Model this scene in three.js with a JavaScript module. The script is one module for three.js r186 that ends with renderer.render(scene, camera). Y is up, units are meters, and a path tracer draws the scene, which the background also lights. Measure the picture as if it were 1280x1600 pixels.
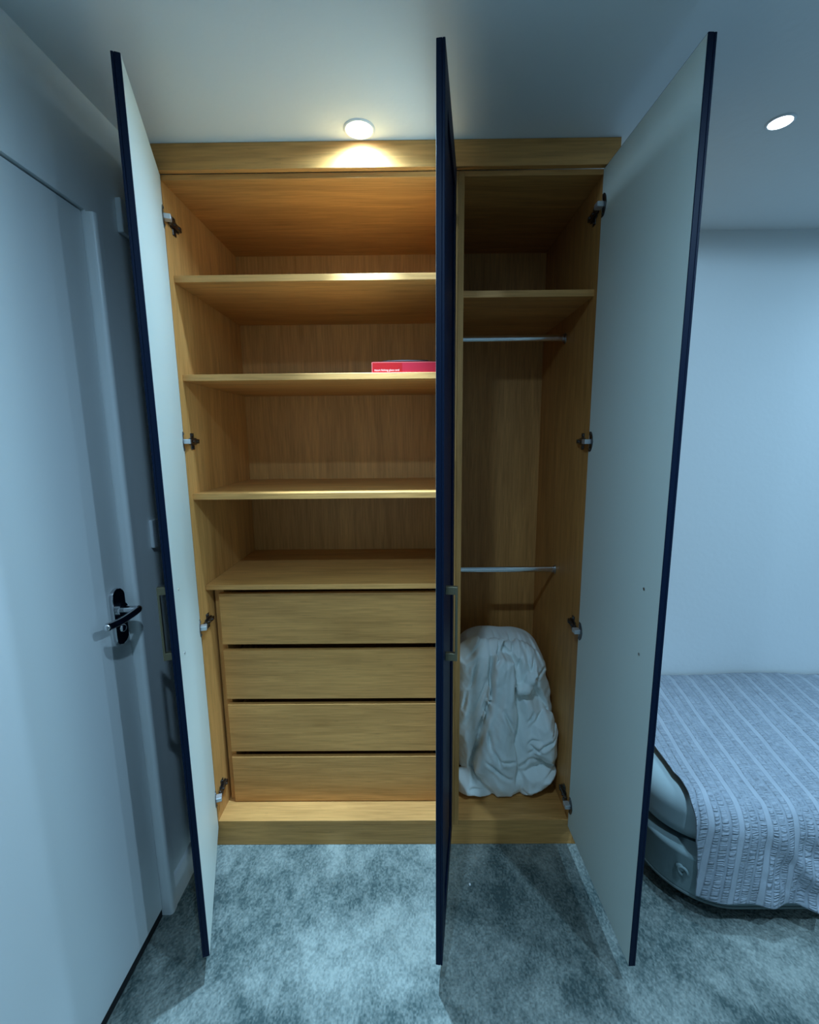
import * as THREE from 'three';
import { RoundedBoxGeometry } from 'three/addons/geometries/RoundedBoxGeometry.js';
import { mergeGeometries } from 'three/addons/utils/BufferGeometryUtils.js';

// ---------------------------------------------------------------- camera, light, exposure
const scene = new THREE.Scene();
scene.background = new THREE.Color(0x000000);
const camera = new THREE.PerspectiveCamera(97.58, 1280 / 1600, 0.05, 30);
{
  const fwd = new THREE.Vector3(-0.00670066, -0.16240031, -0.9867022);
  const right = new THREE.Vector3(0.99994286, -0.00930735, -0.00525869);
  const up = new THREE.Vector3().crossVectors(right, fwd).normalize();
  camera.quaternion.setFromRotationMatrix(new THREE.Matrix4().makeBasis(right, up, fwd.clone().negate()));
  camera.position.set(0.0159, 1.5, 1.4534);
}
const renderer = new THREE.WebGLRenderer({ antialias: true });
renderer.toneMapping = THREE.LinearToneMapping;
renderer.toneMappingExposure = 1.07;
renderer.shadowMap.enabled = true;
const H = 2.34;                                              // ceiling height
const LAMP_COLOR = new THREE.Color().setRGB(0.455, 0.765, 1.06);  // cool white recessed downlights
const CORE = 25, SPILL = 88;   // half angles of each lamp's narrow beam and of its wide spill and lens glow, degrees
const LAMPS = [   // the ceiling's grid of recessed downlights: x, z, candela of the beam, of the spill and of the glow off the lens, lens radius
  [-0.122, 0.0665, 20, 2.3, 0.04, 0.0366, 'lit round downlight in the ceiling touching the wardrobe fascia'],
  [1.026, 0.072, 5, 0.4, 0.45, 0.028, 'lit round downlight in the ceiling above the striped bed'],
  [-0.122, 1.15, 5, 3.0, 0.16, 0.0366, 'lit round downlight in the ceiling in front of the white room door'],
  [1.026, 1.15, 3, 5.2, 0.5, 0.028, 'lit round downlight in the ceiling in the open floor facing the bed'],
  [2.17, 0.072, 4, 1.8, 0.5, 0.028, 'lit round downlight in the ceiling above the far end of the bed'],
  [2.17, 1.15, 5, 4.2, 0.5, 0.028, 'lit round downlight in the ceiling by the plain wall across the room'],
];

// ---------------------------------------------------------------- helpers
let seed = 12345;
const rnd = () => { seed = (seed * 1664525 + 1013904223) >>> 0; return seed / 4294967296; };
const hash = (x, y, s) => { let h = (x * 374761393 + y * 668265263 + s * 974634777) | 0; h = Math.imul(h ^ (h >>> 13), 1274126177); h ^= h >>> 16; return (h >>> 0) / 4294967296; };
const sm = t => t * t * (3 - 2 * t);
const clamp = (v, a = 0, b = 1) => Math.min(b, Math.max(a, v));
const mix = (a, b, t) => a + (b - a) * t;
function vnoise(x, y, px, py, s) {                           // tileable value noise, period px, py
  const x0 = Math.floor(x), y0 = Math.floor(y), fx = sm(x - x0), fy = sm(y - y0);
  const w = (a, p) => ((a % p) + p) % p;
  const a = hash(w(x0, px), w(y0, py), s), b = hash(w(x0 + 1, px), w(y0, py), s), c = hash(w(x0, px), w(y0 + 1, py), s), d = hash(w(x0 + 1, px), w(y0 + 1, py), s);
  return mix(mix(a, b, fx), mix(c, d, fx), fy);
}
function fbm(x, y, px, py, s, oct = 4) { let v = 0, a = 0.5, t = 0; for (let o = 0; o < oct; o++) { v += a * vnoise(x, y, px, py, s + o * 17); t += a; x *= 2; y *= 2; px *= 2; py *= 2; a *= 0.5; } return v / t; }
function noise3(x, y, z, s = 1) {
  const z0 = Math.floor(z), f = sm(z - z0), P = 4096;
  return mix(vnoise(x, y, P, P, s + z0 * 31), vnoise(x, y, P, P, s + (z0 + 1) * 31), f);
}
function tex(w, h, fn, srgb) {                               // fn(u, v) -> [r, g, b] linear 0..1, or a height
  const d = new Uint8Array(w * h * 4), enc = v => srgb ? 255 * (v <= 0.0031308 ? 12.92 * v : 1.055 * Math.pow(v, 1 / 2.4) - 0.055) : 255 * v;
  for (let j = 0; j < h; j++) for (let i = 0; i < w; i++) {
    const c = fn((i + 0.5) / w, (j + 0.5) / h), k = (j * w + i) * 4, a = Array.isArray(c) ? c : [c, c, c];
    for (let q = 0; q < 3; q++) d[k + q] = clamp(enc(clamp(a[q])), 0, 255);
    d[k + 3] = 255;
  }
  const t = new THREE.DataTexture(d, w, h); t.wrapS = t.wrapT = THREE.RepeatWrapping; t.magFilter = THREE.LinearFilter; t.minFilter = THREE.LinearMipmapLinearFilter; t.generateMipmaps = true;
  if (srgb) t.colorSpace = THREE.SRGBColorSpace; t.needsUpdate = true; return t;
}
const lin = (r, g, b) => new THREE.Color().setRGB(r, g, b);
const std = (o) => new THREE.MeshStandardMaterial(o);

const taken = {};
function numbered(n) { if (!(n in taken)) { taken[n] = 0; return n; } taken[n]++; return n + '_' + String(taken[n]).padStart(3, '0'); }
function mesh(name, geo, mat, parent) { const m = new THREE.Mesh(geo, mat); m.name = name; m.castShadow = m.receiveShadow = true; parent.add(m); return m; }
function struct(name, geo, mat, label) { const m = mesh(name, geo, mat, scene); m.userData = { kind: 'structure', label, category: name.split('_')[0] }; return m; }
function thing(name, label, category, group) { const g = new THREE.Group(); g.name = numbered(name); g.userData = { label, category }; if (group) g.userData.group = group; scene.add(g); return g; }
function single(name, geo, mat, label, category) { const m = mesh(numbered(name), geo, mat, scene); m.userData = { label, category }; return m; }
function rebase(g, x, y, z) { for (const c of g.children) c.position.sub(new THREE.Vector3(x, y, z)); g.position.set(x, y, z); return g; }
// box between two corners, edges eased, uv in metres with the grain along the given axis
function setUV(geo, grain = 0, ou = 0, ov = 0) {
  const p = geo.attributes.position, n = geo.attributes.normal, uv = new Float32Array(p.count * 2);
  for (let i = 0; i < p.count; i++) {
    const P = [p.getX(i), p.getY(i), p.getZ(i)], N = [Math.abs(n.getX(i)), Math.abs(n.getY(i)), Math.abs(n.getZ(i))];
    const d = N[0] > N[1] && N[0] > N[2] ? 0 : N[1] > N[2] ? 1 : 2;
    let a, b; if (d !== grain) { a = grain; b = 3 - d - grain; } else { a = (d + 1) % 3; b = (d + 2) % 3; }
    uv[2 * i] = P[a] + ou; uv[2 * i + 1] = P[b] + ov;
  }
  geo.setAttribute('uv', new THREE.BufferAttribute(uv, 2)); return geo;
}
function bx(x0, y0, z0, x1, y1, z1, r = 0.0012, grain = 0) {
  const w = x1 - x0, h = y1 - y0, d = z1 - z0;
  const g = r > 0 ? new RoundedBoxGeometry(w, h, d, 1, Math.min(r, w / 2.01, h / 2.01, d / 2.01)) : new THREE.BoxGeometry(w, h, d);
  g.translate((x0 + x1) / 2, (y0 + y1) / 2, (z0 + z1) / 2);
  const ng = g.index ? g.toNonIndexed() : g;
  return setUV(ng, grain, rnd() * 3, rnd() * 3);
}
const merge = list => mergeGeometries(list.map(g => { const q = g.index ? g.toNonIndexed() : g; for (const k of Object.keys(q.attributes)) if (!['position', 'normal', 'uv'].includes(k)) q.deleteAttribute(k); return q; }));
const cyl = (r, h, seg = 24) => new THREE.CylinderGeometry(r, r, h, seg);

// ---------------------------------------------------------------- materials
const woodTex = (() => {
  const tone = new Float32Array(1024 * 1024);
  const col = tex(1024, 1024, (u, v) => {
    const warp = fbm(u * 3, v * 4, 3, 4, 5, 3);
    const streak = fbm(u * 3, v * 46 + warp * 3, 3, 46, 11, 4);
    const broad = fbm(u * 2, v * 9, 2, 9, 23, 3);
    const fine = vnoise(u * 14, v * 300, 14, 300, 37);
    let t = 0.34 * streak + 0.38 * broad + 0.28 * fine;
    const ring = Math.abs(Math.sin((v * 18 + warp * 5.0) * Math.PI)); t += 0.05 * (ring - 0.5) * sm(clamp((warp - 0.45) * 4));
    t = clamp((t - 0.22) / 0.56);
    const pore = vnoise(u * 26, v * 420, 26, 420, 51) > 0.86 ? 0.90 : 1;
    const k = pore;
    return [mix(0.43, 0.74, t) * k, mix(0.195, 0.358, t) * k, mix(0.048, 0.104, t) * k];
  }, true);
  return col;
})();
const woodBump = tex(512, 512, (u, v) => 0.6 * vnoise(u * 14, v * 220, 14, 220, 3) + 0.4 * vnoise(u * 26, v * 256, 26, 256, 9));
const M = {
  wood: std({ map: woodTex, bumpMap: woodBump, bumpScale: 0.0002, roughness: 0.55 }),
  navy: new THREE.MeshPhysicalMaterial({ color: lin(0.003, 0.009, 0.027), roughness: 0.5, specularIntensity: 0.22 }),
  inner: std({ color: lin(0.72, 0.78, 0.72), roughness: 0.5 }),
  brass: std({ color: lin(0.27, 0.235, 0.15), metalness: 0.85, roughness: 0.38 }),
  chrome: std({ color: lin(0.75, 0.75, 0.76), metalness: 1, roughness: 0.14 }),
  steel: std({ color: lin(0.50, 0.50, 0.50), metalness: 1, roughness: 0.3 }),
  hinge: std({ color: lin(0.16, 0.16, 0.165), metalness: 1, roughness: 0.28 }),
  nickel: std({ color: lin(0.62, 0.64, 0.66), metalness: 0.6, roughness: 0.35 }),
  plastic: std({ color: lin(0.72, 0.76, 0.78), roughness: 0.35 }),
  dark: std({ color: lin(0.01, 0.01, 0.012), roughness: 0.5 }),
};
const WHITE = lin(0.72, 0.75, 0.755);   // one white paint on walls, ceiling, door and trim
const wallBump = tex(512, 512, (u, v) => fbm(u * 60, v * 60, 60, 60, 71, 3));
M.wall = std({ color: WHITE, bumpMap: wallBump, bumpScale: 0.0005, roughness: 0.85 });
M.ceiling = std({ color: WHITE, bumpMap: wallBump, bumpScale: 0.0005, roughness: 0.9 });
M.gloss = std({ color: WHITE, roughness: 0.38 });
const carpetTex = tex(1024, 1024, (u, v) => {
  const wx = fbm(u * 6, v * 6, 6, 6, 3, 2) * 1.2, wy = fbm(u * 6, v * 6, 6, 6, 91, 2) * 1.2;
  const patch = fbm(u * 9 + wx, v * 9 + wy, 9, 9, 7, 5), mid = fbm(u * 52, v * 38, 52, 38, 13, 3), fine = fbm(u * 300, v * 220, 300, 220, 19, 2);
  const lay = sm(clamp((fbm(u * 12 + wy, v * 12 + wx, 12, 12, 29, 4) - 0.46) * 7)) - 0.5;      // pile lying this way or that
  const t = clamp(0.48 + (patch - 0.5) * 1.1 + (mid - 0.5) * 0.55 + (fine - 0.5) * 0.75 + lay * 0.16);
  return [mix(0.050, 0.292, t), mix(0.078, 0.324, t), mix(0.076, 0.295, t)];
}, true);
const carpetBump = tex(1024, 1024, (u, v) => 0.65 * fbm(u * 230, v * 230, 230, 230, 41, 2) + 0.35 * fbm(u * 40, v * 40, 40, 40, 47, 2));
M.carpet = std({ map: carpetTex, bumpMap: carpetBump, bumpScale: 0.006, roughness: 1 });

// ---------------------------------------------------------------- room shell
const XL = -0.783, XR = 3.3, ZB = -0.578, ZF = 3.6;
const DOOR_Z0 = 0.25, DOOR_Z1 = 1.04, DOOR_H = 2.062;
{
  const f = new THREE.BoxGeometry(XR + 0.12 - (XL - 0.6), 0.1, ZF - ZB + 0.24); f.translate((XR + 0.12 + XL - 0.6) / 2, -0.05, (ZF + ZB) / 2);
  setUV(f, 0); const fu = f.attributes.uv; for (let i = 0; i < fu.count; i++) fu.setXY(i, fu.getX(i) / 1.3, fu.getY(i) / 1.3);
  struct('floor', f, M.carpet, 'mottled grey-teal cut pile carpet');
  struct('ceiling', setUV(new THREE.BoxGeometry(XR - XL + 0.24, 0.12, ZF - ZB + 0.24).translate((XR + XL) / 2, H + 0.06, (ZF + ZB) / 2)), M.ceiling, 'plain white ceiling');
  const T = 0.12;
  struct('wall_left', merge([bx(XL - T, 0, ZB, XL, H, DOOR_Z0, 0), bx(XL - T, 0, DOOR_Z1, XL, H, ZF, 0), bx(XL - T, DOOR_H, DOOR_Z0, XL, H, DOOR_Z1, 0)]), M.wall, 'pale blue white wall with the room door');
  struct('wall_back', bx(XL - T, 0, ZB - T, XR + T, H, ZB, 0), M.wall, 'pale blue white wall behind the bed');
  struct('wall_right', bx(XR, 0, ZB, XR + T, H, ZF, 0), M.wall, 'pale blue white wall past the end of the bed');
  struct('wall_front', bx(XL - T, 0, ZF, XR + T, H, ZF + T, 0), M.wall, 'pale blue white wall facing the wardrobe');
  // skirting with a sloped top, left wall between wardrobe and door frame, and behind the bed
  const sk = (len) => { const s = new THREE.Shape(); s.moveTo(0, 0); s.lineTo(0.018, 0); s.lineTo(0.018, 0.062); s.quadraticCurveTo(0.017, 0.075, 0.008, 0.088); s.lineTo(0, 0.092); s.closePath(); return new THREE.ExtrudeGeometry(s, { depth: len, bevelEnabled: false, curveSegments: 5 }); };
  struct('baseboard_left', sk(0.222 - 0.0).translate(XL, 0, 0.0), M.gloss, 'white skirting board beside the room door');
  struct('baseboard_back', sk(XR - 0.64).rotateY(Math.PI / 2).translate(0.64, 0, ZB).translate(0, 0, 0), M.gloss, 'white skirting board behind the bed');
  // architrave: rounded edge towards the door
  const ar = new THREE.Shape(); ar.moveTo(0, 0); ar.lineTo(0.02, 0); ar.lineTo(0.021, 0.018); ar.quadraticCurveTo(0.02, 0.029, 0.008, 0.029); ar.lineTo(0, 0.029); ar.closePath();
  const arg = () => new THREE.ExtrudeGeometry(ar, { depth: DOOR_H - 0.004, bevelEnabled: false, curveSegments: 8 }).rotateX(-Math.PI / 2).scale(1, 1, -1);
  const fix = g => { const i = g.index ? g.toNonIndexed() : g; const p = i.attributes.position; for (let k = 0; k < p.count; k += 3) { for (const c of ['X', 'Y', 'Z']) { const a = p['get' + c](k + 1), b = p['get' + c](k + 2); p['set' + c](k + 1, b); p['set' + c](k + 2, a); } } i.computeVertexNormals(); return i; };
  struct('trim_1', fix(arg()).translate(XL, 0, DOOR_Z0 - 0.029), M.gloss, 'white architrave between door and wardrobe');
  const t2 = fix(arg()); t2.scale(1, 1, -1); struct('trim_2', fix(t2).translate(XL, 0, DOOR_Z1 + 0.029), M.gloss, 'white architrave on the hinge side of the door');
}
// room door with lever handle
{
  const d = struct('door_1', bx(-0.836, 0.030, DOOR_Z0 + 0.004, -0.791, DOOR_H - 0.004, DOOR_Z1 - 0.003, 0.002), M.gloss, 'plain white flush room door, closed');
  mesh('bottom_seal', bx(-0.830, 0.002, DOOR_Z0 + 0.005, -0.7925, 0.030, DOOR_Z1 - 0.004, 0.001), std({ color: lin(0.004, 0.005, 0.007), roughness: 0.9 }), d).userData.label = 'black seal under the door';
  const st = new THREE.Shape(); const hw = 0.0235, y0 = 0.952, y1 = 1.105; st.moveTo(-hw, y0 + hw); st.absarc(0, y0 + hw, hw, Math.PI, 0, false); st.lineTo(hw, y1 - hw); st.absarc(0, y1 - hw, hw, 0, Math.PI, false); st.closePath();
  const pl = new THREE.ExtrudeGeometry(st, { depth: 0.006, bevelEnabled: true, bevelThickness: 0.003, bevelSize: 0.003, bevelSegments: 3, curveSegments: 20 });
  pl.rotateY(Math.PI / 2).translate(-0.789, 0, 0.298);
  const dm = std({ color: lin(0.62, 0.62, 0.64), metalness: 1, roughness: 0.10 });
  const h = mesh('door_handle', pl, dm, d); h.userData.label = 'polished lever handle on a long rounded plate';
  const neck = cyl(0.0105, 0.052).rotateZ(Math.PI / 2).translate(-0.757, 1.048, 0.298), rose = cyl(0.019, 0.010, 32).rotateZ(Math.PI / 2).translate(-0.776, 1.048, 0.298);
  const path = new THREE.CatmullRomCurve3([[-0.735, 1.048, 0.292], [-0.731, 1.048, 0.303], [-0.731, 1.046, 0.335], [-0.735, 1.044, 0.375], [-0.742, 1.044, 0.403]].map(a => new THREE.Vector3(...a)));
  const ball = new THREE.SphereGeometry(0.0105, 20, 14).translate(-0.743, 1.044, 0.405);
  mesh('lever', merge([neck, rose, new THREE.TubeGeometry(path, 32, 0.0095, 14, false), ball]), dm, h);
  mesh('keyhole_cover', merge([new THREE.LatheGeometry([[0, 0.008], [0.006, 0.0075], [0.010, 0.004], [0.011, 0]].map(a => new THREE.Vector2(...a)), 24).rotateZ(-Math.PI / 2).translate(-0.780, 0.995, 0.298)]), dm, h);
}
// switches on the left wall
{
  const s = thing('light_switch', 'white light switch beside the door frame at hand height', 'switch');
  mesh('plate', bx(XL, 1.176, 0.039, XL + 0.011, 1.262, 0.125, 0.003), M.plastic, s);
  mesh('rocker', bx(XL + 0.009, 1.197, 0.064, XL + 0.015, 1.241, 0.090, 0.002), M.plastic, s);
  rebase(s, XL, 1.219, 0.082);
  const f = thing('isolator_switch', 'square isolator switch high on the wall near the ceiling', 'switch');
  mesh('plate', bx(XL, 2.062, 0.038, XL + 0.017, 2.150, 0.127, 0.004), M.plastic, f);
  mesh('rocker', bx(XL + 0.015, 2.088, 0.070, XL + 0.023, 2.124, 0.092, 0.002), M.plastic, f);
  rebase(f, XL, 2.106, 0.082);
}
// ---------------------------------------------------------------- downlights
for (const [x, z, core, spill, glow, rad, label] of LAMPS) {
  const g = thing('ceiling_downlight', label, 'downlight', 'recessed downlights in the ceiling');
  const bez = new THREE.LatheGeometry([[rad - 0.0001, -0.0012], [rad + 0.0002, -0.0030], [rad + 0.0019, -0.0036], [rad + 0.0049, -0.0030], [rad + 0.0069, -0.0010], [rad + 0.0069, 0]].map(a => new THREE.Vector2(...a)), 48);
  mesh('bezel', bez, M.plastic, g);
  mesh('lens', new THREE.CylinderGeometry(rad, rad, 0.002, 40).translate(0, -0.0014, 0), std({ color: lin(0.85, 0.9, 0.95), emissive: lin(0.85, 0.95, 1.0), emissiveIntensity: 6, roughness: 0.4 }), g);
  for (const [cd, deg, soft] of [[core, CORE, 1], [spill, SPILL, 1], [glow, 89.5, 0.12]]) {
    const l = new THREE.SpotLight(LAMP_COLOR, cd, 0, THREE.MathUtils.degToRad(deg), soft, 2);
    l.name = 'lamp_light'; l.position.set(0, -0.012, 0); l.castShadow = true; l.shadow.radius = 1.1; l.shadow.mapSize.set(2048, 2048);
    l.target.position.set(0, -1, 0); l.target.name = 'lamp_aim'; g.add(l, l.target);
  }
  g.position.set(x, H, z);
}

// ---------------------------------------------------------------- fitted wardrobe
const ZBK = -0.563, YFL = 0.1025, YTOP = 2.254, XPL = 0.1406, XPM = 0.1586, XPR = 0.1766, XLI = -0.715, XRI = 0.5823;
const DW = 0.447, DT = 0.0185, YT = 2.266, YB = 0.081, ZH = 0.004;
{
  const f = single('wardrobe_fascia', bx(XL + 0.001, 2.2695, 0.0005, 0.6198, H - 0.0005, 0.020, 0.0015, 0), M.wood, 'oak effect board running along the ceiling over the wardrobe', 'fascia');
  const p = single('wardrobe_plinth', bx(-0.733, 0.0005, -0.018, 0.6002, 0.0842, -0.0008, 0.001, 0), M.wood, 'oak effect plinth board standing on the carpet under the wardrobe', 'plinth');
  const s = single('wardrobe_filler', bx(XL + 0.019, 0.0005, -0.05, -0.7335, 2.2690, -0.02, 0.001, 1), M.wood, 'narrow oak effect filler strip between wardrobe and wall', 'filler');
}
function hingeGeo(y, panelX, inward, door) {      // concealed cup hinge, in the door's own frame
  const inv = new THREE.Matrix4().compose(door.position, door.quaternion, new THREE.Vector3(1, 1, 1)).invert();
  const i = inward, b = (x0, y0, z0, x1, y1, z1, r = 0.0015) => bx(Math.min(x0, x1), y0, z0, Math.max(x0, x1), y1, z1, r);
  const P = panelX;
  const world = [
    b(P, y - 0.027, -0.062, P + i * 0.003, y + 0.027, -0.040), b(P, y - 0.011, -0.078, P + i * 0.004, y + 0.011, -0.030),
    b(P + i * 0.003, y - 0.0075, -0.080, P + i * 0.013, y + 0.0075, -0.012, 0.003),
    b(P + i * 0.008, y - 0.0055, -0.020, P + i * 0.020, y + 0.0055, 0.006, 0.003),
    cyl(0.0035, 0.004, 12).rotateZ(Math.PI / 2).translate(P + i * 0.0145, y, -0.062), cyl(0.0035, 0.004, 12).rotateZ(Math.PI / 2).translate(P + i * 0.0145, y, -0.036),
    cyl(0.0035, 0.003, 12).rotateZ(Math.PI / 2).translate(P + i * 0.004, y + 0.020, -0.051), cyl(0.0035, 0.003, 12).rotateZ(Math.PI / 2).translate(P + i * 0.004, y - 0.020, -0.051)];
  for (const g of world) g.applyMatrix4(inv);
  const sh = new THREE.Shape(); sh.moveTo(0.006, -0.031); sh.lineTo(0.016, -0.031); sh.quadraticCurveTo(0.024, -0.028, 0.030, -0.015); sh.lineTo(0.034, 0); sh.lineTo(0.030, 0.015); sh.quadraticCurveTo(0.024, 0.028, 0.016, 0.031); sh.lineTo(0.006, 0.031); sh.lineTo(0.009, 0.012); sh.lineTo(0.009, -0.012); sh.closePath();
  const fl = new THREE.ExtrudeGeometry(sh, { depth: 0.002, bevelEnabled: false }).rotateY(-Math.PI / 2);   // shape x -> z
  fl.translate(i > 0 ? 0.002 : 0, y, 0);
  const local = [fl,
    cyl(0.0035, 0.003, 12).rotateZ(Math.PI / 2).translate(i * 0.0025, y + 0.024, 0.014), cyl(0.0035, 0.003, 12).rotateZ(Math.PI / 2).translate(i * 0.0025, y - 0.024, 0.014)];
  return merge([...world, ...local]);
}
function wardrobeDoor(unit, xh, angle, side, panelX, hingeYs) {   // local: width along +z, inner face at x = 0, front towards side
  const s = side, b = (x0, y0, z0, x1, y1, z1, r = 0.0012) => bx(Math.min(x0, x1), y0, z0, Math.max(x0, x1), y1, z1, r);
  const F = DT - 0.006, ST = 0.075;
  const d = mesh('door', merge([b(s * 0.0004, YB, 0, s * F, YT, DW),
    b(s * F, YB, 0, s * DT, YT, ST, 0.0015), b(s * F, YB, DW - ST, s * DT, YT, DW, 0.0015), b(s * F, YB, ST, s * DT, YB + ST, DW - ST, 0.0015), b(s * F, YT - ST, ST, s * DT, YT, DW - ST, 0.0015)]), M.navy, unit);
  d.position.set(xh, 0, ZH); d.rotation.y = angle; d.updateMatrix();
  d.userData.label = 'navy framed door standing open';
  mesh('inner_face', b(0, YB + 0.002, 0.002, s * 0.0006, YT - 0.002, DW - 0.002, 0), M.inner, d).userData.label = 'pale inner face of the navy door';
  const hz = 0.379, e = s * (DT + 0.030), k = s * DT;
  mesh('handle', merge([b(k, 0.940, hz - 0.0065, e, 0.960, hz + 0.0065, 0.001), b(k, 1.116, hz - 0.0065, e, 1.136, hz + 0.0065, 0.001), b(s * (DT + 0.024), 0.958, hz - 0.0065, e, 1.118, hz + 0.0065, 0.001)]), M.brass, d).userData.label = 'brushed brass bar handle';
  for (const y of [0.952, 1.125]) mesh('screw', merge([cyl(0.0038, 0.0014, 16).rotateZ(Math.PI / 2).translate(-s * 0.0006, y, hz)]), M.steel, d);
  for (const y of hingeYs) {
    mesh('hinge', hingeGeo(y, panelX, -s, d), M.hinge, d).userData.label = 'dark metal cup hinge';
    mesh('hinge_arm', b(-s * 0.001, y - 0.0075, -0.004, -s * 0.021, y + 0.0075, 0.0215, 0.002), M.nickel, d).userData.label = 'bright hinge arm';
  }
  return d;
}
// left unit: open shelves over a chest of four drawers, two doors
{
  const u = thing('wardrobe_unit', 'oak effect wardrobe unit with open shelves, four drawers and two navy doors', 'wardrobe');
  mesh('side_panel', bx(-0.733, 0.0845, ZBK - 0.006, XLI, 2.2690, 0, 0.001, 1), M.wood, u);
  mesh('side_panel', bx(XPL, 0.0845, ZBK - 0.006, XPM - 0.0003, 2.2690, 0, 0.001, 1), M.wood, u);
  mesh('top_panel', bx(XLI, YTOP, ZBK, XPL, 2.2690, -0.0003, 0.001, 0), M.wood, u);
  mesh('bottom_panel', bx(XLI, 0.0845, ZBK, XPL, YFL, 0, 0.001, 0), M.wood, u);
  mesh('back_panel', bx(XLI, 0.0845, ZBK - 0.006, XPL, 2.2690, ZBK, 0, 1), M.wood, u);
  for (const y of [2.0012, 1.7067, 1.3237]) mesh('shelf', bx(XLI, y - 0.020, ZBK, XPL, y, -0.0244, 0.001, 0), M.wood, u);
  mesh('chest_top', bx(XLI + 0.001, 0.9787, ZBK, XPL - 0.001, 0.9967, -0.0555, 0.001, 0), M.wood, u);
  for (const [a, b] of [[-0.708, -0.675], [0.1006, 0.1336]]) mesh('chest_side', bx(a, YFL, ZBK, b, 0.9787, -0.1085, 0.001, 1), M.wood, u);
  for (const [y0, y1] of [[0.7586, 0.9534], [0.5404, 0.7348], [0.3221, 0.5169], [0.1060, 0.2975]]) {
    const d = mesh('drawer', bx(-0.686, y0, -0.107, 0.1116, y1, -0.0888, 0.0012, 0), M.wood, u);
    mesh('drawer_box', merge([bx(-0.668, y0 + 0.012, -0.50, -0.656, y1 - 0.05, -0.107), bx(0.0816, y0 + 0.012, -0.50, 0.0936, y1 - 0.05, -0.107), bx(-0.656, y0 + 0.012, -0.50, 0.0816, y1 - 0.05, -0.488), bx(-0.656, y0 + 0.012, -0.488, 0.0816, y0 + 0.018, -0.107)]), M.wood, d);
  }
  const dl = wardrobeDoor(u, -0.7143, 0.3528, -1, XLI, [2.150, 1.496, 0.868, 0.208]);
  const dm = wardrobeDoor(u, 0.1344, -0.1472, 1, XPL, [2.160, 1.490, 0.858, 0.190]);
  rebase(u, -0.29, 0, -0.28);
}
// right unit: hanging space with one shelf, two rails, one door
{
  const u = thing('wardrobe_unit', 'oak effect hanging wardrobe unit with two chrome rails and one navy door', 'wardrobe');
  mesh('side_panel', bx(XPM + 0.0003, 0.0845, ZBK - 0.006, XPR, 2.2690, 0, 0.001, 1), M.wood, u);
  mesh('side_panel', bx(XRI, 0.0845, ZBK - 0.006, 0.6003, 2.2690, 0, 0.001, 1), M.wood, u);
  mesh('end_panel', bx(0.6005, 0.0005, ZBK - 0.010, 0.6198, 2.2690, 0, 0.001, 1), M.wood, u);
  mesh('top_panel', bx(XPR, YTOP, ZBK, XRI, 2.2690, -0.0003, 0.001, 0), M.wood, u);
  mesh('bottom_panel', bx(XPR, 0.0845, ZBK, XRI, YFL, 0, 0.001, 0), M.wood, u);
  mesh('back_panel', bx(XPR, 0.0845, ZBK - 0.006, XRI, 2.2690, ZBK, 0, 1), M.wood, u);
  mesh('shelf', bx(XPR, 1.9275, ZBK, XRI, 1.9475, -0.0244, 0.001, 0), M.wood, u);
  for (const y of [1.858, 0.981]) {
    const rail = cyl(0.0145, XRI - XPR - 0.006, 28).rotateZ(Math.PI / 2).scale(1, 0.80, 0.55).translate((XPR + XRI) / 2, y, -0.275);
    const r = mesh('hanging_rail', merge([rail]), M.chrome, u); r.userData.label = 'chrome oval hanging rail';
    for (const [x, s] of [[XPR, 1], [XRI, -1]]) mesh('rail_bracket', merge([cyl(0.019, 0.003, 24).rotateZ(Math.PI / 2).scale(1, 1, 0.7).translate(x + s * 0.0016, y - 0.002, -0.275), cyl(0.0165, 0.010, 24).rotateZ(Math.PI / 2).scale(1, 0.85, 0.62).translate(x + s * 0.006, y - 0.001, -0.275)]), M.steel, r);
  }
  wardrobeDoor(u, 0.5791, 0.0286, 1, XRI, [2.165, 1.484, 0.849, 0.177]);
  rebase(u, 0.39, 0, -0.28);
}
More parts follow.
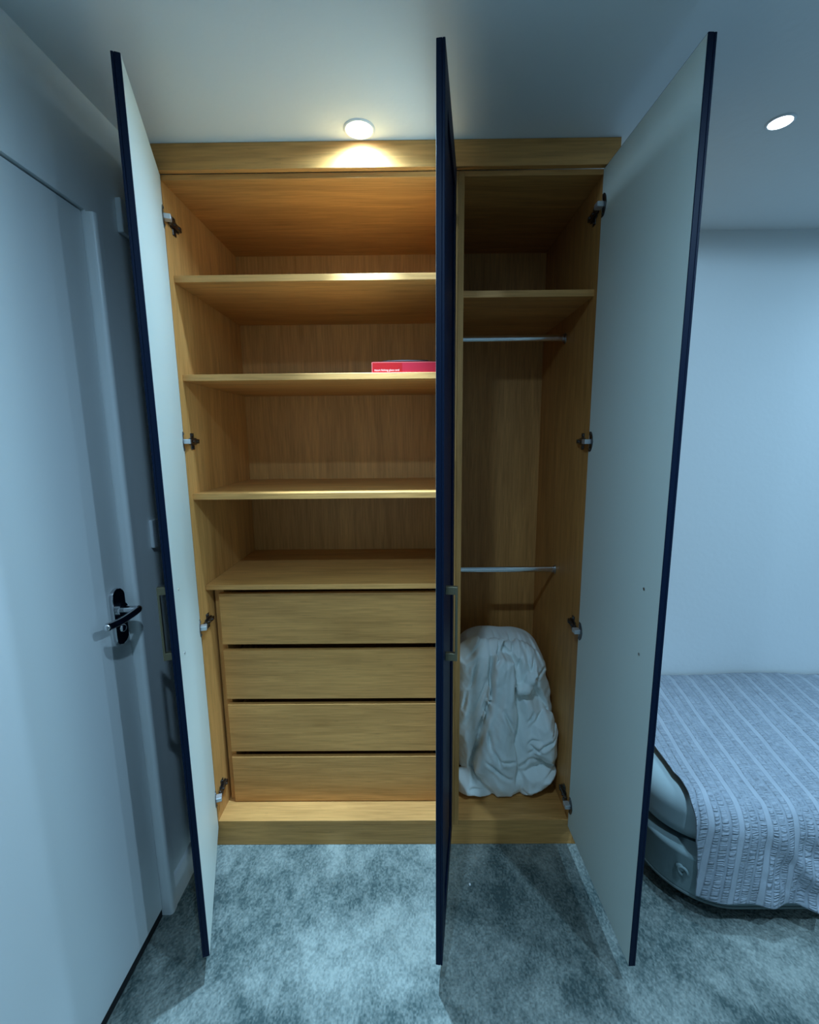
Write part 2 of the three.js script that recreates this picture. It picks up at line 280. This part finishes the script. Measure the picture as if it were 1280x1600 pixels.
// red box on the middle shelf
{
  const cv = document.createElement('canvas'); cv.width = 1024; cv.height = 164; const c = cv.getContext('2d');
  c.fillStyle = '#9c0b0e'; c.fillRect(0, 0, 1024, 164); c.fillStyle = '#a51a2a'; c.fillRect(480, 6, 540, 150);
  c.fillStyle = '#b5655c'; c.fillRect(0, 0, 9, 164); c.fillRect(0, 0, 1024, 7); c.fillRect(1016, 0, 8, 164); c.fillStyle = '#e0b0a4';
  c.font = 'bold 40px sans-serif'; c.fillText('Heart fishing glass card', 40, 142, 395);
  const t = new THREE.CanvasTexture(cv); t.colorSpace = THREE.SRGBColorSpace;
  const g = thing('gift_box', 'flat red cardboard box lying on a wardrobe shelf edge', 'box');
  const x0 = -0.111, x1 = 0.098, y0 = 1.7067, y1 = 1.740, z1 = -0.030, z0 = -0.19;
  mesh('body', bx(x0, y0 + 0.0003, z0, x1, y1, z1, 0.001), new THREE.MeshPhysicalMaterial({ color: lin(0.33, 0.006, 0.008), roughness: 0.7, specularIntensity: 0.3 }), g);
  const pr = new THREE.PlaneGeometry(x1 - x0 - 0.002, y1 - y0 - 0.002).translate((x0 + x1) / 2, (y0 + y1) / 2, z1 + 0.0004);
  mesh('printed_side', pr, new THREE.MeshPhysicalMaterial({ map: t, roughness: 0.7, specularIntensity: 0.3 }), g).userData.label = 'red printed side with small white lettering';
  // bulging lid, dark, with a scrap of clear film on top
  const N = 24, lid = new THREE.PlaneGeometry(x1 - x0, z1 - z0, N, 12).rotateX(-Math.PI / 2), lp = lid.attributes.position;
  for (let i = 0; i < lp.count; i++) { const a = lp.getX(i) / (x1 - x0) * 2, b = lp.getZ(i) / (z1 - z0) * 2; lp.setY(i, 0.0135 * Math.pow(Math.max(0, 1 - a * a), 0.7) * (1 - 0.75 * Math.pow(clamp(b), 3)) * (0.6 + 0.4 * (1 - b * b)) + 0.0006); }
  lid.computeVertexNormals(); mesh('lid', lid.translate((x0 + x1) / 2, y1, (z0 + z1) / 2), std({ color: lin(0.012, 0.003, 0.003), roughness: 0.55 }), g);
  const film = new THREE.PlaneGeometry(0.15, 0.05, 20, 6).rotateX(-Math.PI / 2), fp = film.attributes.position;
  for (let i = 0; i < fp.count; i++) { const a = fp.getX(i) / 0.085; fp.setY(i, 0.0128 * Math.pow(Math.max(0, 1 - a * a * 0.64), 0.7) + 0.0016 + 0.0045 * Math.max(0, Math.sin(fp.getX(i) * 95 + 1.7)) * Math.pow(hash(i, 3, 5), 2)); }
  film.computeVertexNormals(); mesh('film', film.translate(0.0, y1, -0.105), std({ color: lin(0.16, 0.16, 0.165), roughness: 0.4, side: THREE.DoubleSide }), g).userData.label = 'crumpled clear film on the lid';
  rebase(g, 0, y0, -0.1);
}

// ---------------------------------------------------------------- duvet bundle (one continuous surface, surface nets)
function surfaceNets(f, b0, b1, cell) {
  const n = [0, 1, 2].map(i => Math.ceil((b1[i] - b0[i]) / cell) + 1), [nx, ny, nz] = n, F = new Float32Array(nx * ny * nz);
  const id = (i, j, k) => (k * ny + j) * nx + i;
  for (let k = 0; k < nz; k++) for (let j = 0; j < ny; j++) for (let i = 0; i < nx; i++) F[id(i, j, k)] = f(b0[0] + i * cell, b0[1] + j * cell, b0[2] + k * cell);
  const V = new Int32Array(nx * ny * nz).fill(-1), pos = [], tri = [];
  for (let k = 0; k < nz - 1; k++) for (let j = 0; j < ny - 1; j++) for (let i = 0; i < nx - 1; i++) {
    let m = 0; const c = []; for (let q = 0; q < 8; q++) { const v = F[id(i + (q & 1), j + ((q >> 1) & 1), k + (q >> 2))]; c.push(v); if (v < 0) m |= 1 << q; }
    if (m === 0 || m === 255) continue;
    let sx = 0, sy = 0, sz = 0, cnt = 0;
    for (let a = 0; a < 8; a++) for (const bit of [1, 2, 4]) { if (a & bit) continue; const b = a | bit; if ((c[a] < 0) === (c[b] < 0)) continue; const t = c[a] / (c[a] - c[b]); sx += (a & 1) + (bit === 1 ? t : 0); sy += ((a >> 1) & 1) + (bit === 2 ? t : 0); sz += (a >> 2) + (bit === 4 ? t : 0); cnt++; }
    V[id(i, j, k)] = pos.length / 3; pos.push(b0[0] + (i + sx / cnt) * cell, b0[1] + (j + sy / cnt) * cell, b0[2] + (k + sz / cnt) * cell);
  }
  const quad = (a, b, c, d, flip) => { if (flip) tri.push(a, c, b, a, d, c); else tri.push(a, b, c, a, c, d); };
  for (let k = 1; k < nz - 1; k++) for (let j = 1; j < ny - 1; j++) for (let i = 1; i < nx - 1; i++) {
    const s = F[id(i, j, k)] < 0;
    if (s !== F[id(i + 1, j, k)] < 0) quad(V[id(i, j - 1, k - 1)], V[id(i, j, k - 1)], V[id(i, j, k)], V[id(i, j - 1, k)], !s);
    if (s !== F[id(i, j + 1, k)] < 0) quad(V[id(i - 1, j, k - 1)], V[id(i - 1, j, k)], V[id(i, j, k)], V[id(i, j, k - 1)], !s);
    if (s !== F[id(i, j, k + 1)] < 0) quad(V[id(i - 1, j - 1, k)], V[id(i, j - 1, k)], V[id(i, j, k)], V[id(i - 1, j, k)], !s);
  }
  const g = new THREE.BufferGeometry(); g.setAttribute('position', new THREE.Float32BufferAttribute(pos, 3)); g.setIndex(tri); g.computeVertexNormals(); return g;
}
{
  const smin = (a, b, k) => { const h = Math.max(k - Math.abs(a - b), 0) / k; return Math.min(a, b) - h * h * k * 0.25; };
  const smax = (a, b, k) => -smin(-a, -b, k);
  const ell = (x, y, z, c, r, rot = 0) => { let dx = x - c[0], dy = y - c[1]; const dz = z - c[2]; if (rot) { const cs = Math.cos(rot), sn = Math.sin(rot), t = dx * cs + dy * sn; dy = -dx * sn + dy * cs; dx = t; } const q = Math.hypot(dx / r[0], dy / r[1], dz / r[2]), q2 = Math.hypot(dx / (r[0] * r[0]), dy / (r[1] * r[1]), dz / (r[2] * r[2])); return q2 > 1e-6 ? q * (q - 1) / q2 : -Math.min(...r); };
  const cr = (d, w) => Math.exp(-d * d / (w * w));
  const segD = (px, py, ax, ay, bx_, by) => { const vx = bx_ - ax, vy = by - ay, t = clamp(((px - ax) * vx + (py - ay) * vy) / (vx * vx + vy * vy)); return [Math.hypot(px - ax - vx * t, py - ay - vy * t), t]; };
  // overlapping soft layers of the bundle: depth of the front, outline in metres
  const LAYERS = [
    [-0.090, 0.012, [[0.331, 0.686], [0.384, 0.665], [0.397, 0.603], [0.409, 0.471], [0.408, 0.335], [0.415, 0.239], [0.411, 0.146], [0.395, 0.106], [0.336, 0.112], [0.241, 0.209], [0.264, 0.323], [0.303, 0.498], [0.310, 0.629]]],
    [-0.150, 0.030, [[0.170, 0.663], [0.200, 0.700], [0.256, 0.722], [0.370, 0.722], [0.343, 0.636], [0.313, 0.448], [0.275, 0.282], [0.244, 0.163], [0.200, 0.177], [0.170, 0.339]]],
    [-0.158, 0.028, [[0.370, 0.700], [0.427, 0.712], [0.490, 0.684], [0.532, 0.628], [0.560, 0.507], [0.574, 0.400], [0.533, 0.419], [0.501, 0.480], [0.479, 0.508], [0.411, 0.502], [0.388, 0.603]]],
    [-0.136, 0.028, [[0.404, 0.522], [0.431, 0.533], [0.465, 0.532], [0.511, 0.489], [0.537, 0.451], [0.482, 0.348], [0.467, 0.259], [0.425, 0.242], [0.410, 0.403]]],
    [-0.105, 0.040, [[0.466, 0.412], [0.516, 0.455], [0.556, 0.433], [0.582, 0.365], [0.583, 0.268], [0.568, 0.217], [0.512, 0.237], [0.463, 0.285], [0.451, 0.335]]],
    [-0.098, 0.036, [[0.430, 0.213], [0.495, 0.232], [0.556, 0.220], [0.580, 0.196], [0.570, 0.158], [0.529, 0.110], [0.480, 0.090], [0.424, 0.090], [0.417, 0.141]]],
    [-0.100, 0.034, [[0.175, 0.182], [0.235, 0.198], [0.298, 0.149], [0.345, 0.090], [0.274, 0.085], [0.210, 0.090], [0.170, 0.113]]]];
  const CREASES = [[0.312, 0.717, 0.308, 0.511], [0.308, 0.511, 0.267, 0.332], [0.267, 0.332, 0.243, 0.205], [0.353, 0.725, 0.325, 0.658], [0.261, 0.672, 0.234, 0.554], [0.282, 0.726, 0.211, 0.659], [0.297, 0.590, 0.248, 0.441], [0.221, 0.535, 0.205, 0.461], [0.392, 0.676, 0.407, 0.707], [0.418, 0.626, 0.429, 0.680], [0.450, 0.689, 0.466, 0.598], [0.470, 0.603, 0.476, 0.662], [0.479, 0.593, 0.529, 0.607], [0.458, 0.331, 0.496, 0.355], [0.463, 0.292, 0.573, 0.378], [0.458, 0.326, 0.507, 0.302], [0.539, 0.369, 0.572, 0.397], [0.459, 0.412, 0.475, 0.450], [0.394, 0.580, 0.400, 0.516], [0.346, 0.283, 0.403, 0.258], [0.290, 0.274, 0.388, 0.185], [0.315, 0.322, 0.347, 0.264], [0.358, 0.488, 0.391, 0.393], [0.300, 0.394, 0.310, 0.322], [0.226, 0.151, 0.283, 0.131], [0.431, 0.224, 0.460, 0.263], [0.473, 0.268, 0.553, 0.228], [0.443, 0.125, 0.514, 0.128], [0.520, 0.184, 0.563, 0.209]];
  const polySD = (px, py, V) => { let d = 1e9, s = 1; for (let i = 0, j = V.length - 1; i < V.length; j = i++) { const ex = V[j][0] - V[i][0], ey = V[j][1] - V[i][1], wx = px - V[i][0], wy = py - V[i][1], t = clamp((wx * ex + wy * ey) / (ex * ex + ey * ey)), bx_ = wx - ex * t, by = wy - ey * t; d = Math.min(d, bx_ * bx_ + by * by); const c1 = py >= V[i][1], c2 = py < V[j][1], c3 = ex * wy > ey * wx; if ((c1 && c2 && c3) || (!c1 && !c2 && !c3)) s = -s; } return s * Math.sqrt(d); };
  const columns = new Map();
  const column = (x, y) => {                                // what does not change with depth, once per x, y
    const key = Math.round(x * 1e5) * 1e6 + Math.round(y * 1e5); let c = columns.get(key);
    if (!c) {
      const wx = x + 0.006 * (noise3(x * 30, y * 30, 1, 51) - 0.5), wy = y + 0.006 * (noise3(x * 30, y * 30, 1, 53) - 0.5);
      let w = 0; CREASES.forEach(([ax, ay, bx_, by], q) => { const [ds, t] = segD(wx, wy, ax, ay, bx_, by), dep = q < 3 ? 0.018 : 0.013, wd = q < 3 ? 0.007 : 0.0055; w += dep * Math.sin(Math.PI * clamp(t * 0.84 + 0.08)) * (cr(ds, wd) - 0.38 * cr(ds - wd * 2.2, wd * 1.6)); });
      const a = Math.atan2(x - 0.40, 0.90 - y) * 26, rr = Math.hypot(x - 0.40, 0.90 - y);
      w += (noise3(a, rr * 4, 1, 5) - 0.5) * 0.010 + (noise3(x * 20, y * 14, 2, 9) - 0.5) * 0.010 + (noise3(x * 90 + y * 30, y * 50, 3, 15) - 0.5) * 0.0028;
      c = { p: LAYERS.map(l => polySD(wx, wy, l[2])), w }; columns.set(key, c);
    }
    return c;
  };
  const field = (x, y, z) => {
    const q = [Math.abs(x - 0.365) - 0.185 + 0.13, Math.abs(y - 0.405) - 0.305 + 0.13, Math.abs(z + 0.30) - 0.155 + 0.13];
    let d = Math.min(Math.max(q[0], q[1], q[2]), 0) + Math.hypot(Math.max(q[0], 0), Math.max(q[1], 0), Math.max(q[2], 0)) - 0.13;
    d = smin(d, ell(x, y, z, [0.45, 0.30, -0.24], [0.13, 0.19, 0.13]), 0.04);
    d = smin(d, ell(x, y, z, [0.385, 0.145, -0.19], [0.15, 0.07, 0.09]), 0.02);
    const front = clamp((z + 0.34) / 0.12), c = column(x, y);
    if (z > -0.40) {
      LAYERS.forEach(([zf, r], k) => {
        const d2 = c.p[k]; if (d2 > 0.06) return;
        const dome = r < 0.02 ? 0.016 : 0.034, h = 0.052 - dome + dome * sm(clamp(-d2 / 0.05)), w0 = d2 + r, w1 = Math.abs(z - (zf - 0.05)) - h + r * 0.6;
        d = smin(d, Math.min(Math.max(w0, w1), 0) + Math.hypot(Math.max(w0, 0), Math.max(w1, 0)) - r, 0.005);
      });
      // small tucked roll near the top of the right side
      d = smin(d, ell(x, y, z, [0.436, 0.548, -0.135], [0.036, 0.019, 0.026], 0.25), 0.004);
      d = smin(d, ell(x, y, z, [0.462, 0.585, -0.140], [0.017, 0.034, 0.022], -0.3), 0.004);
    }
    d += c.w * front + (noise3(x * 18, y * 16, z * 18, 21) - 0.5) * 0.010;
    d = smax(d, YFL + 0.001 - y, 0.008); d = smax(d, XPR + 0.002 - x, 0.012); d = smax(d, x - (XRI - 0.002), 0.012);
    return d;
  };
  const g = surfaceNets(field, [0.165, 0.09, -0.50], [0.60, 0.76, -0.03], 0.004);
  single('duvet', g, std({ color: lin(0.86, 0.92, 0.90), roughness: 0.9, side: THREE.DoubleSide }), 'crumpled white duvet stuffed into the bottom of the wardrobe', 'duvet');
}

// ---------------------------------------------------------------- bed
const roundRect = (x0, z0, x1, z1, r) => { const s = new THREE.Shape(); s.moveTo(x0 + r, z0); s.lineTo(x1 - r, z0); s.absarc(x1 - r, z0 + r, r, -Math.PI / 2, 0); s.lineTo(x1, z1 - r); s.absarc(x1 - r, z1 - r, r, 0, Math.PI / 2); s.lineTo(x0 + r, z1); s.absarc(x0 + r, z1 - r, r, Math.PI / 2, Math.PI); s.lineTo(x0, z0 + r); s.absarc(x0 + r, z0 + r, r, Math.PI, Math.PI * 1.5); return s; };
function slab(x0, z0, x1, z1, r, y0, y1, bev) {   // soft-edged slab, plan rounded by r
  const g = new THREE.ExtrudeGeometry(roundRect(x0 + bev, -z1 + bev, x1 - bev, -z0 - bev, Math.max(0.01, r - bev)), { depth: y1 - y0 - 2 * bev, bevelEnabled: true, bevelThickness: bev, bevelSize: bev, bevelSegments: 18, curveSegments: 32 });
  return g.rotateX(-Math.PI / 2).translate(0, y0 + bev, 0);
}
{
  const fab = std({ color: lin(0.17, 0.23, 0.235), roughness: 0.95, bumpMap: wallBump, bumpScale: 0.0005 });
  const b = thing('bed_base', 'low divan bed base in grey green fabric on short feet', 'bed');
  mesh('base', slab(0.805, -0.555, 2.78, 0.280, 0.20, 0.058, 0.198, 0.012), fab, b);
  mesh('piping', slab(0.803, -0.557, 2.782, 0.282, 0.202, 0.054, 0.064, 0.004), std({ color: lin(0.13, 0.17, 0.17), roughness: 0.9 }), b);
  for (const [x, z] of [[0.95, 0.10], [0.95, -0.43], [2.6, 0.17], [2.6, -0.43], [1.8, 0.17]]) mesh('foot', cyl(0.022, 0.057, 20).translate(x, 0.0288, z), M.dark, b);
  const btn = new THREE.SphereGeometry(0.013, 16, 10).scale(1, 1, 0.5), ang = -Math.PI * 0.27;
  const loop = new THREE.TorusGeometry(0.013, 0.0045, 8, 20, Math.PI * 1.5).translate(0.010, -0.006, 0.003);
  mesh('tuft_button', merge([btn, loop]).rotateY(ang).translate(0.860, 0.142, 0.2215), fab, b).userData.label = 'fabric button with a small loop';
  rebase(b, 1.79, 0, -0.13);
  const m = single('mattress', slab(0.806, -0.558, 2.775, 0.230, 0.19, 0.199, 0.360, 0.060), std({ color: lin(0.34, 0.42, 0.43), roughness: 0.9 }), 'mattress under a pale fitted sheet on the divan base', 'mattress');
}
// ruched bedspread
{
  const PER = 0.088;
  const band = t => t < 0.20 ? 0 : (t > 0.40 && t < 0.44) || (t > 0.70 && t < 0.76) ? 2 : 1;   // 0 smooth tape, 1 ruched, 2 seam
  const hgt = tex(1024, 2048, (u, v) => {
    const s = u * 4 + 0.05 * (fbm(u * 6, v * 6, 6, 6, 61, 2) - 0.5), t = ((s % 1) + 1) % 1, k = band(t), cell = t < 0.42 ? 0 : t < 0.73 ? 1 : 2;
    if (k === 0) return 0.60 + 0.05 * fbm(u * 90, v * 60, 90, 60, 3, 2);
    if (k === 2) return 0.30;
    const e = cell === 0 ? Math.min(t - 0.20, 0.40 - t) : cell === 1 ? Math.min(t - 0.44, 0.70 - t) : Math.min(t - 0.76, 1 - t);
    const edge = sm(clamp(e / 0.05));
    const cr = vnoise(u * 14 + 3 * cell, v * 120 + 2 * fbm(u * 20, v * 20, 20, 20, 67, 2), 14, 120, 7 + cell), cr2 = vnoise(u * 40, v * 220, 40, 220, 17);
    return mix(0.36, 0.36 + 0.55 * Math.pow(cr, 1.3) + 0.14 * cr2, edge);
  });
  const colt = tex(512, 1024, (u, v) => {
    const s = u * 4 + 0.05 * (fbm(u * 6, v * 6, 6, 6, 61, 2) - 0.5), k = band(((s % 1) + 1) % 1), n = fbm(u * 40, v * 70, 40, 70, 5, 2), c = fbm(u * 12, v * 12, 12, 12, 81, 2);
    const t = (k === 0 ? 0.78 : k === 2 ? 0.28 : 0.12 + 0.75 * n) + 0.35 * (c - 0.5);
    return [mix(0.23, 0.375, t), mix(0.265, 0.41, t), mix(0.31, 0.455, t)];
  }, true);
  const mat = std({ map: colt, bumpMap: hgt, bumpScale: 0.008, roughness: 0.95, side: THREE.DoubleSide });
  const X0 = 0.888, X1 = 2.74, ZK = -0.562, NI = 420, NJ = 260;
  const zfront = x => 0.308 - 0.045 * Math.exp(-(x - X0) / 0.06);   // where the hem hangs
  const R = 0.085, top = 0.369, A0 = 1.42, DROP = 0.275;
  const point = (x, s, off) => {                            // s: metres along the cloth from the wall over the edge and down
    const zf = zfront(x), slope = (DROP - R * (1 - Math.cos(A0))) / Math.tan(A0), flat = zf - slope - R * Math.sin(A0) - ZK, arc = R * A0;
    let y, z, ny, nz;
    if (s < flat) { z = ZK + s; y = top; ny = 1; nz = 0; }
    else if (s < flat + arc) { const a = (s - flat) / R; z = ZK + flat + R * Math.sin(a); y = top - R + R * Math.cos(a); ny = Math.cos(a); nz = Math.sin(a); }
    else { const q = s - flat - arc; z = ZK + flat + R * Math.sin(A0) + q * Math.cos(A0); y = top - R + R * Math.cos(A0) - q * Math.sin(A0); ny = Math.cos(A0); nz = Math.sin(A0); }
    const hang = clamp((s - flat - arc * 0.4) / 0.22), onTop = 1 - clamp((s - flat) / arc);
    const g = sm(clamp((x - 1.02) / 0.14));
    const ax = x + s * 0.17;
    let w = 0.004 * (noise3(x * 9, s * 6, 1.3, 3) - 0.5) * 2 * onTop + 0.006 * Math.sin(x * 8 + 1) * onTop;
    // gentle pulled folds along the stripes, deep diagonal gathers on the hanging side
    w += 0.006 * Math.max(0, noise3(ax * 16, s * 2, 4.1, 7) - 0.45) * onTop;
    w += hang * (0.007 * Math.sin(ax * 46) * (0.35 + g) + g * 0.060 * (noise3((x - s * 0.75) * 15, (s + x * 0.3) * 6, 2.2, 11) - 0.45) + g * 0.022 * (noise3((x + s * 0.4) * 30, s * 14, 5.2, 13) - 0.45));
    w = Math.max(w, -0.008);
    w += 0.005 * (noise3(ax * 30, s * 10, 8.2, 23) - 0.5);
    if (onTop > 0 && s < 0.06) y -= 0.010 * (1 - s / 0.06);
    const lift = 0.006 * Math.exp(-(x - X0) / 0.02) * (0.5 + noise3(s * 22, 3, 3, 31));
    return [x + 0.006 * (noise3(s * 30, 7, 1, 37) - 0.5) * Math.exp(-(x - X0) / 0.05), y + ny * (w + off + lift), z + nz * (w + off + lift)];
  };
  const slen = x => { const zf = zfront(x), slope = (DROP - R * (1 - Math.cos(A0))) / Math.tan(A0); return zf - slope - R * Math.sin(A0) - ZK + R * A0 + (DROP - R * (1 - Math.cos(A0))) / Math.sin(A0) + 0.004 - 0.012 * Math.sin(x * 9 - 8.2) - 0.030 * sm(clamp((x - 1.05) / 0.2)) * noise3(x * 9, 1, 1, 41); };
  const pos = [], uv = [], idx = [];
  const W = NI + 1, L = (NJ + 1) * W;
  for (const off of [0.004, 0]) for (let j = 0; j <= NJ; j++) for (let i = 0; i <= NI; i++) {
    const t = i / NI, x = X0 + (X1 - X0) * Math.pow(t, 1.35), s = slen(x) * j / NJ, p = point(x, s, off);
    pos.push(...p); uv.push((x + 0.17 * s + 0.06 * (x - 0.9) * s) / (PER * 4), s / 0.36);
  }
  for (let j = 0; j < NJ; j++) for (let i = 0; i < NI; i++) { const a = j * W + i; idx.push(a, a + W, a + 1, a + 1, a + W, a + W + 1); const b = a + L; idx.push(b, b + 1, b + W, b + 1, b + W + 1, b + W); }
  for (let j = 0; j < NJ; j++) { const a = j * W; idx.push(a, a + L, a + W, a + W, a + L, a + L + W); const e = a + NI; idx.push(e, e + W, e + L, e + W, e + L + W, e + L); }
  for (let i = 0; i < NI; i++) { const a = NJ * W + i; idx.push(a, a + L, a + 1, a + 1, a + L, a + L + 1); const e = i; idx.push(e, e + 1, e + L, e + 1, e + L + 1, e + L); }
  const g = new THREE.BufferGeometry(); g.setAttribute('position', new THREE.Float32BufferAttribute(pos, 3)); g.setAttribute('uv', new THREE.Float32BufferAttribute(uv, 2)); g.setIndex(idx); g.computeVertexNormals();
  single('bedspread', g, mat, 'pale blue striped ruched bedspread hanging over the bed side', 'bedspread');
}
// a scrap of lint on the carpet
single('lint', new THREE.IcosahedronGeometry(0.0035, 1).scale(1, 0.6, 1.3).translate(0.2, 0.003, 0.155), std({ color: lin(0.85, 0.87, 0.88), roughness: 0.9 }), 'tiny white speck of lint on the carpet', 'lint');

renderer.render(scene, camera);
